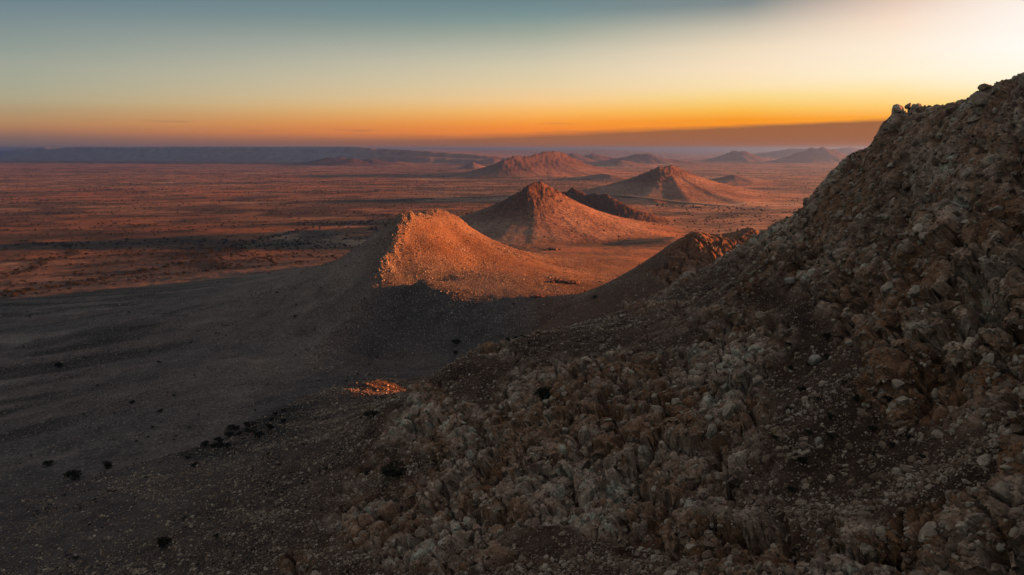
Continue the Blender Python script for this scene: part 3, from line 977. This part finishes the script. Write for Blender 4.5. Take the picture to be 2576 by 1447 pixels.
def gn_scatter(name, pts, rot, scale, coll, seed, mat_label):
    me = bpy.data.meshes.new(name)
    me.vertices.add(len(pts))
    me.vertices.foreach_set('co', pts.astype(F).ravel())
    for k, typ, arr in (('rot', 'FLOAT_VECTOR', rot), ('scl', 'FLOAT_VECTOR', scale)):
        a = me.attributes.new(k, typ, 'POINT')
        a.data.foreach_set('vector', arr.astype(F).ravel())
    pick = me.attributes.new('pick', 'INT', 'POINT')
    pick.data.foreach_set('value', np.random.default_rng(seed).integers(0, 1000, len(pts)).astype(np.int32))
    me.update()
    o = obj(name, me)
    ng = bpy.data.node_groups.new(name, 'GeometryNodeTree')
    ng.interface.new_socket('Geometry', in_out='INPUT', socket_type='NodeSocketGeometry')
    ng.interface.new_socket('Geometry', in_out='OUTPUT', socket_type='NodeSocketGeometry')
    L = ng.links.new
    gi, go = ng.nodes.new('NodeGroupInput'), ng.nodes.new('NodeGroupOutput')
    ci = ng.nodes.new('GeometryNodeCollectionInfo')
    ci.inputs['Collection'].default_value = coll
    ci.inputs['Separate Children'].default_value = True
    ci.inputs['Reset Children'].default_value = True
    iop = ng.nodes.new('GeometryNodeInstanceOnPoints')
    iop.inputs['Pick Instance'].default_value = True

    def attr(nm, dt):
        a = ng.nodes.new('GeometryNodeInputNamedAttribute')
        a.data_type = dt
        a.inputs['Name'].default_value = nm
        return a.outputs['Attribute']
    e2r = ng.nodes.new('FunctionNodeEulerToRotation')
    L(attr('rot', 'FLOAT_VECTOR'), e2r.inputs[0])
    L(gi.outputs[0], iop.inputs['Points'])
    L(ci.outputs[0], iop.inputs['Instance'])
    L(attr('pick', 'INT'), iop.inputs['Instance Index'])
    L(e2r.outputs[0], iop.inputs['Rotation'])
    L(attr('scl', 'FLOAT_VECTOR'), iop.inputs['Scale'])
    L(iop.outputs[0], go.inputs[0])
    md = o.modifiers.new('scatter', 'NODES')
    md.node_group = ng
    return o


# area of every grid vertex, for even scattering
dA = np.gradient(AZ, axis=1) * RR * np.gradient(RR, axis=0)
dA /= np.maximum(N0[..., 2], 0.35)
inview = (np.abs(AZ) < rad(42))


def pick_vertices(weight, n, seed):
    r = np.random.default_rng(seed)
    p = weight.ravel()
    p = p / p.sum()
    c = np.cumsum(p)
    k = np.searchsorted(c, r.random(n))
    k = np.minimum(k, p.size - 1)
    i, j = k // NC, k % NC
    P = np.stack([GX[i, j], GY[i, j], GZ[i, j]], -1)
    # jitter along the sheet towards a neighbour
    i2, j3 = np.minimum(i + 1, NR - 1), (j + 1) % NC
    a, b = r.random(n), r.random(n)
    Pu = np.stack([GX[i, j3], GY[i, j3], GZ[i, j3]], -1)
    Pv = np.stack([GX[i2, j], GY[i2, j], GZ[i2, j]], -1)
    return P + a[:, None] * (Pu - P) + b[:, None] * (Pv - P), i, j


def scatter(name, weight, n, smin, smax_, power, coll, seed, label, cat, tall=(.75, 1.2), sink=(-.08, .12)):
    r = np.random.default_rng(seed + 1)
    P, i, j = pick_vertices(weight, n, seed)
    s = smin * (1 - r.random(n) * (1 - (smin / smax_) ** power)) ** (-1 / power)
    rot = r.uniform(0, 2 * math.pi, (n, 3))
    rot[:, :2] = r.normal(0, 0.5, (n, 2))
    sc3 = s[:, None] * r.uniform(0.75, 1.2, (n, 3)) * 0.5
    sc3[:, 2] *= r.uniform(*tall, n)
    P[:, 2] += s * r.uniform(*sink, n)
    o = gn_scatter(name, P, rot, sc3, coll, seed, label)
    return tag(o, label, cat, None, 'stuff')


stones_a = stone_collection('stone_shapes_a', 14, M_stone, 100)
stones_b = stone_collection('stone_shapes_b', 10, M_stone2, 200)
chx, chy = GX * .80 - GY * .60, GX * .60 + GY * .80          # down the fall line, across it
pale = np.clip(0.22 + 1.1 * fbm(chx / 30, chy / 6.5, None, 4, .6, 131) + 0.4 * fbm(GX / 4, GY / 4, GZ / 4, 3, .6, 132), 0.22, 1) ** 1.2
w = near * inview * dA * pale * (1 - 0.75 * rock) * (0.4 + 0.6 * sstep(-190, -60, GX)) * (1 - 0.5 * soil)
scatter('scree', w * np.clip(110 / RR, 0.25, 2.0), 260000, 0.22, 1.8, 2.1, stones_a, 300,
        'loose pale stones strewn over the shaded mountainside', 'scree')
w = near * inview * dA * rock
scatter('rubble', w * np.clip(110 / RR, 0.25, 2.0), 42000, 0.4, 3.0, 1.75, stones_a, 320,
        'broken rock rubble lodged among the outcrops of the shaded mountainside', 'rubble', (.9, 1.5), (-.28, -.02))
w = ridge2 * inview * dA * np.clip(0.25 + fbm(GX / 30, GY / 30, None, 4, .6, 133), 0.02, 1) ** 1.3 * (RR < 720) * (0.25 + sstep(25, 60, GZ))
scatter('talus', w, 42000, 0.4, 1.9, 2.2, stones_b, 340, 'pale talus stones speckling the orange ridge hill', 'talus')
w = ridge2 * inview * dA * crest2
scatter('crest_rubble', w, 4500, 0.6, 2.3, 2.0, stones_b, 360, 'rough rock rubble along the crest of the ridge hill', 'rubble')

# the largest blocks of the outcrops, each one a piece of the mountain
blocks = [rock_mesh('rock_block', 3, 400 + i, M_block, 16, 0.10, 0.12) for i in range(12)]
w = near * (np.abs(AZ) < rad(37)) * dA * rock * (RR < 240)
P, bi, bj = pick_vertices(w, 300, 410)
rr_ = np.random.default_rng(5)
for k in range(300):
    o = obj('rock_block', blocks[k % 12], SOBJ['rocky_mountain'])
    s = float(np.clip(1.1 * (1 - rr_.random()) ** -0.45, 1.1, 3.2)) * (0.65 + 0.35 * RR[bi[k], bj[k]] / 130) * 0.62
    o.location = P[k] + N0[bi[k], bj[k]] * s * 0.15
    o.rotation_euler = (rr_.normal(0, .35), rr_.normal(0, .35), rr_.uniform(0, 6.28))
    o.scale = (s * rr_.uniform(.7, 1.0), s * rr_.uniform(.7, 1.0), s * rr_.uniform(.9, 1.5))

# loose boulders that stand out, and three small dark outcrops on the sunlit valley side
def boulder(u, v, wpx, seed, label):
    i, j = hit(u, v)
    s = wpx / FP * math.hypot(RR[i, j], CAM_H - GZ[i, j]) / 2
    o = obj('boulder', rock_mesh('boulder', 3, seed, M_pale, 14, 0.08, 0.15))
    o.location = (GX[i, j], GY[i, j], GZ[i, j] + 0.2 * s)
    o.rotation_euler = (0.1, 0.15, seed * 1.3)
    o.scale = (s, s, s)
    tag(o, label, 'boulder', None)


M_pale = stone_material('pale_boulder', (.50, .42, .33), (.58, .49, .39), (.66, .57, .46), 1.6)
boulder(2054, 914, 46, 701, 'long pale boulder at the top of the brown earth gully')
boulder(2064, 1118, 34, 702, 'pale pointed boulder alone in the middle of the earth gully')
boulder(1985, 712, 30, 703, 'pale boulder on the scree under the upper rock wall')
boulder(2008, 690, 24, 704, 'smaller pale boulder just right of the one under the rock wall')


def outcrop(u, v, wpx, hm, seed, label):
    r = np.random.default_rng(seed)
    i, j = hit(u, v)
    half = wpx / FP * RR[i, j] / 2
    V, T, n0 = [], [], 0
    for k in range(16):
        me = rock_mesh('crag', 2, seed * 50 + k, None, 12, 0.1, 0.1)
        co = np.zeros(len(me.vertices) * 3)
        me.vertices.foreach_get('co', co)
        tr = np.zeros(len(me.polygons) * 3, np.int32)
        me.polygons.foreach_get('vertices', tr)
        bpy.data.meshes.remove(me)
        q = r.uniform(-1, 1)
        i2, j2_ = grid_lookup(GX[i, j] + q * half, GY[i, j] + r.normal(0, half * .2))
        s = hm * r.uniform(.5, 1.1) * (1 - .5 * abs(q))
        V.append(co.reshape(-1, 3) * [s * 1.3, s, s] + [GX[i2, j2_] - GX[i, j], GY[i2, j2_] - GY[i, j], GZ[i2, j2_] - GZ[i, j] + s * .15])
        T.append(tr.reshape(-1, 3) + n0)
        n0 += len(co) // 3
    o = obj('rock_outcrop', mesh_np('rock_outcrop', np.concatenate(V), np.concatenate(T), M_red, False))
    o.location = (GX[i, j], GY[i, j], GZ[i, j])
    tag(o, label, 'outcrop')


M_red = stone_material('red_crag', (.13, .055, .03), (.16, .07, .04), (.20, .09, .05), 0.7)
outcrop(1390, 630, 46, 4.5, 31, 'small dark red outcrop on the valley floor below the cone hill')
outcrop(1420, 712, 70, 4.0, 32, 'dark red rock band above the saddle right of the ridge hill')
outcrop(1352, 748, 40, 2.4, 33, 'low dark outcrop at the lower edge of the sunlit face')

# ------------------------------------------------------------------ shrubs
def shrub_mesh(name, seed, nleaf, h=1.0, spread=0.75, leaf=1.0):
    r = np.random.default_rng(seed)
    V, T = [], []
    # stems
    def tube(a, b, ra, rb):
        a, b = np.array(a), np.array(b)
        d = b - a
        u = np.cross(d, [0.3, 0.2, 1.0])
        u /= np.linalg.norm(u) + 1e-9
        w_ = np.cross(d, u)
        w_ /= np.linalg.norm(w_) + 1e-9
        n0 = len(V)
        for c, q in ((a, ra), (b, rb)):
            for k in range(4):
                an = k * math.pi / 2
                V.append(c + q * (math.cos(an) * u + math.sin(an) * w_))
        for k in range(4):
            m = (k + 1) % 4
            T.append((n0 + k, n0 + m, n0 + 4 + m))
            T.append((n0 + k, n0 + 4 + m, n0 + 4 + k))
    cl = []
    for k in range(9):
        an = r.uniform(0, 6.28)
        e = np.array([math.cos(an) * spread * r.uniform(.25, .8), math.sin(an) * spread * r.uniform(.25, .8), h * r.uniform(.45, .85)])
        tube((0, 0, -.15), e * .5 + r.normal(0, .04, 3), .045, .03)
        tube(e * .5, e, .03, .012)
        cl.append((e, r.uniform(.22, .38)))
    for k in range(nleaf):
        c, q = cl[r.integers(len(cl))]
        d = r.normal(size=3)
        d = d / np.linalg.norm(d) * q * r.random() ** .4
        p = c + d * [1.15, 1.15, .8]
        n0 = len(V)
        s = r.uniform(.06, .13) * leaf
        a, b = r.normal(size=3), r.normal(size=3)
        a, b = a / np.linalg.norm(a) * s, b / np.linalg.norm(b) * s
        V += [p - a, p + b, p + a]
        T.append((n0, n0 + 1, n0 + 2))
    me = mesh_np(name, np.array(V), np.array(T), M_leaf, False)
    return me


bush = [shrub_mesh('shrub', 500 + i, 750, 1.0, .8) for i in range(5)]
far_bush = [shrub_mesh('shrub', 520 + i, 240, 1.0, .85, 1.5) for i in range(4)]
rr_ = np.random.default_rng(9)


def place_shrub(name, me, P, size, label, group):
    o = obj(name, me)
    o.location = (P[0], P[1], P[2] - 0.05 * size)
    o.rotation_euler = (0, 0, rr_.uniform(0, 6.28))
    o.scale = (size * rr_.uniform(.9, 1.3), size * rr_.uniform(.9, 1.3), size * rr_.uniform(.8, 1.05))
    return tag(o, label, 'shrub', group)


def spot(u, v):
    i, j = hit(u, v)
    return np.array([GX[i, j], GY[i, j], GZ[i, j]]), RR[i, j]


# single bushes that stand out in the photograph (pixel, width in pixels of the 2576 view)
NEARB = [
    (187, 1208, 40, 'largest dark bush at the left end of the dark gully'), (270, 1180, 26, 'round dark bush on the lip of the gully, right of the largest bush'),
    (328, 1016, 16, 'small lone dark bush on the smooth slope above the gully'), (405, 1037, 12, 'tiny lone bush below and right of the small lone bush'),
    (150, 925, 20, 'low dark bush clump on the smooth slope at far left'), (413, 1376, 34, 'lone black bush low on the dark scree near the bottom left'),
    (1150, 868, 24, 'bush standing on the skyline beside the sunlit rim'), (1495, 753, 18, 'dark bush on the bare saddle slope under the far spur'),
    (990, 1200, 70, 'big black bush in the rock hollow at lower centre'), (1368, 1012, 60, 'black bush in the recess of the central outcrop'),
    (120, 1172, 22, 'dark bush above the largest gully bush'), (940, 1052, 40, 'dark bush cluster at the left edge of the rocky spur'),
]
for u, v, wpx, lab in NEARB:
    P, r = spot(u, v)
    place_shrub('shrub', bush[len(bpy.data.objects) % 5], P, wpx / FP * math.hypot(r, CAM_H - P[2]) / 1.9, lab, None)
gul = [(1990, 870), (2030, 930), (2075, 905), (2010, 985), (2060, 1010), (2120, 965), (2150, 1010), (1985, 1040), (2090, 1060), (2150, 1075), (2035, 1090), (2200, 1090),
       (2105, 1110), (1960, 1120), (2240, 1130), (2020, 1160), (1930, 1185), (2290, 1100), (2190, 1140), (1990, 1230), (2330, 1150), (2240, 1010), (1985, 940), (2085, 860)]
for u, v in gul:
    P, r = spot(u + rr_.uniform(-8, 8), v + rr_.uniform(-8, 8))
    place_shrub('shrub', bush[rr_.integers(5)], P, rr_.uniform(14, 30) / FP * r / 1.7, 'dark low bush on the brown earth of the shaded gully at right', 'bushes in the earth gully of the mountainside')
# bushes strewn over the slopes
w = near * (np.abs(AZ) < rad(37)) * dA * (1 - rock) * (GX < -30)
P, i_, j_ = pick_vertices(w, 36, 610)
for k in range(36):
    place_shrub('shrub', far_bush[k % 4], P[k], rr_.uniform(.35, .9), 'small dark bush strewn on the left scree slopes of the mountain', 'bushes strewn on the left scree')
w = ridge2 * (np.abs(AZ) < rad(37)) * dA * (RR < 900)
P, i_, j_ = pick_vertices(w, 36, 620)
for k in range(36):
    place_shrub('shrub', far_bush[k % 4], P[k], rr_.uniform(.7, 1.8), 'small dark bush dotted on the ridge hill', 'bushes on the ridge hill')
# bushes and small trees of the plain: nearest ones singly, the far scrub as one mass
wv = (GIDX == 0) * (np.abs(AZ) < rad(37.5)) * dA
WNAME = ['dark thorn bush in the looping wash at the far left of the shaded plain', 'dark thorn bush in the long wash crossing the shaded left plain', 'dark thorn bush in the straight wash left of the ridge hill']
WGROUP = ['bushes in the looping wash', 'bushes in the long wash', 'bushes in the straight wash']
for q, cnt in ((0, 28), (1, 52), (2, 14)):
    pts = washes[q]
    for k in range(cnt):
        f_ = rr_.uniform(0, len(pts) - 1.001)
        a = pts[int(f_)] + (f_ % 1) * (pts[int(f_) + 1] - pts[int(f_)]) + rr_.normal(0, 6, 2)
        i_, j_ = grid_lookup(a[0], a[1])
        place_shrub('shrub', far_bush[k % 4], (GX[i_, j_], GY[i_, j_], GZ[i_, j_]), rr_.uniform(1.6, 4.0), WNAME[q], WGROUP[q])
for k in range(22):
    P_, r = spot(rr_.uniform(540, 720), rr_.uniform(-14, 16) + 1140 - 0.0)
    u = rr_.uniform(470, 720)
    P_, r = spot(u, 1150 - (u - 470) * 0.44 + rr_.normal(0, 12))
    place_shrub('shrub', bush[k % 5], P_, rr_.uniform(1.2, 2.6), 'black bush in the thicket of the dark gully at lower left', 'bushes of the gully thicket')
P, i_, j_ = pick_vertices(wv * (RR < 1700) * (RR > 500) * (GX > 0) * (0.2 + veg), 40, 640)
for k in range(40):
    place_shrub('shrub', far_bush[k % 4], P[k], rr_.uniform(1.2, 3.0), 'dark bush on the sunlit valley floor right of the ridge hill', 'bushes on the valley floor')
# tree line by the road in front of the blunt-topped hill
for k in range(36):
    u = rr_.uniform(1640, 1935)
    v = 516 + (u - 1640) * 0.055 + rr_.normal(0, 2.0)
    P_, r = spot(u, v)
    place_shrub('shrub', far_bush[k % 4], P_, rr_.uniform(2.5, 4.5), 'dark tree in the line along the road before the blunt-topped hill', 'trees in the line by the road')

bush_col = bpy.data.collections.new('scrub_shapes')
for k in range(4):
    bush_col.objects.link(bpy.data.objects.new('scrub_shape', far_bush[k]))
wf = (wv + 0.5 * ((GIDX >= 3) & (GIDX < 6)) * (np.abs(AZ) < rad(37.5)) * dA) * (RR > 700) * (RR < 6500) * (0.06 + veg) * np.clip(1500 / RR, .1, 1.5)
P, i_, j_ = pick_vertices(wf, 17000, 650)
n = len(P)
s = rr_.uniform(1.2, 3.4, n)
rot = np.zeros((n, 3))
rot[:, 2] = rr_.uniform(0, 6.28, n)
tag(gn_scatter('scrub', P, rot, np.stack([s, s, s * .8], -1), bush_col, 660, ''), 'countless dark scrub dots spread over the far plain', 'scrub', None, 'stuff')

wt = ((near & (GX < 10)) * (1 - rock) + ridge2 * (RR < 620) * 0.6 + (GIDX == 0) * (RR < 620) * .5) * (np.abs(AZ) < rad(38)) * dA
P, i_, j_ = pick_vertices(wt * np.clip(.15 + 1.2 * fbm(GX / 25, GY / 18, None, 4, .6, 151), .03, 1) ** 1.5, 7000, 670)
n = len(P)
s = rr_.uniform(.14, .5, n) * (1 + 1.2 * (rr_.random(n) > .95))
rot = np.zeros((n, 3))
rot[:, 2] = rr_.uniform(0, 6.28, n)
tag(gn_scatter('tufts', P, rot, np.stack([s, s, s * .8], -1), bush_col, 680, ''), 'countless small dry tufts dotting the shaded slopes at lower left', 'tufts', None, 'stuff')

# ------------------------------------------------------------------ gravel road across the plain
road_px = [(560, 452), (640, 455.5), (702, 459), (931, 473), (1120, 483), (1296, 491), (1700, 511), (1830, 520), (1935, 526.5)]
rp = []
for u, v in road_px:
    x_, y_, z_ = ray(u, v)
    k = -(CAM_H - 2) / z_
    q_ = (x_ * k, y_ * k)
    i_, j_ = hit(u, v)
    if u > 1650 and u < 1940 and RR[i_, j_] > 1200:
        q_ = (GX[i_, j_], GY[i_, j_])
    rp.append(q_)
rp = np.array(rp)
tt = np.linspace(0, len(rp) - 1, 260)
cx_ = np.interp(tt, np.arange(len(rp)), rp[:, 0])
cy_ = np.interp(tt, np.arange(len(rp)), rp[:, 1])
tx, ty = np.gradient(cx_), np.gradient(cy_)
ln = np.hypot(tx, ty)
ox, oy = -ty / ln, tx / ln
hz = []
for px_, py_, qx_, qy_ in zip(cx_, cy_, ox, oy):
    hh_ = []
    for q in (-9, 0, 9):
        i_, j_ = grid_lookup(px_ + qx_ * q, py_ + qy_ * q)
        hh_.append(GZ[max(i_ - 1, 0):i_ + 2, max(j_ - 1, 0):j_ + 2].max())
    hz.append(max(hh_))
hz = np.convolve(np.pad(np.array(hz), 4, mode='edge'), np.ones(9) / 9, mode='valid') + 0.7
Vr = []
for q, dz in ((-8, -2.5), (-4, 0), (4, 0), (8, -2.5)):
    Vr.append(np.stack([cx_ + ox * q, cy_ + oy * q, hz + dz], -1))
Vr = np.stack(Vr, 1).reshape(-1, 3)
Qr = [(a * 4 + b, a * 4 + b + 1, a * 4 + b + 5, a * 4 + b + 4) for a in range(len(cx_) - 1) for b in range(3)]
M_road, t = new_mat('gravel_road')
pos = t.n('ShaderNodeNewGeometry').outputs['Position']
finish(t, t.mix(t.noise(pos, .3, 3.0), (.30, .20, .13), (.38, .27, .18)), .95)
tag(obj('road', mesh_np('road', Vr, np.array(Qr), M_road)), 'straight pale gravel road crossing the plain behind the hills', 'road', None, 'structure')

# ------------------------------------------------------------------ haze
HZ = float(GZ.max()) + 5.0
hb = 66000.0
V = np.array([(a, b, c) for c in (-12.0, HZ) for b in (-hb, hb) for a in (-hb, hb)])
Qh = np.array([(0, 2, 3, 1), (4, 5, 7, 6), (0, 1, 5, 4), (2, 6, 7, 3), (0, 4, 6, 2), (1, 3, 7, 5)])
M_haze, t = new_mat('haze')
pv = t.n('ShaderNodeVolumePrincipled')
pv.inputs['Color'].default_value = (.20, .385, .90, 1)
pv.inputs['Density'].default_value = 8.2e-5
pv.inputs['Anisotropy'].default_value = 0.68
o_ = t.n('ShaderNodeOutputMaterial')
t.put(o_.inputs['Volume'], pv.outputs[0])
tag(obj('haze', mesh_np('haze', V, Qh, M_haze, False)), 'thin dusty haze over the whole plain', 'haze', None, 'stuff')
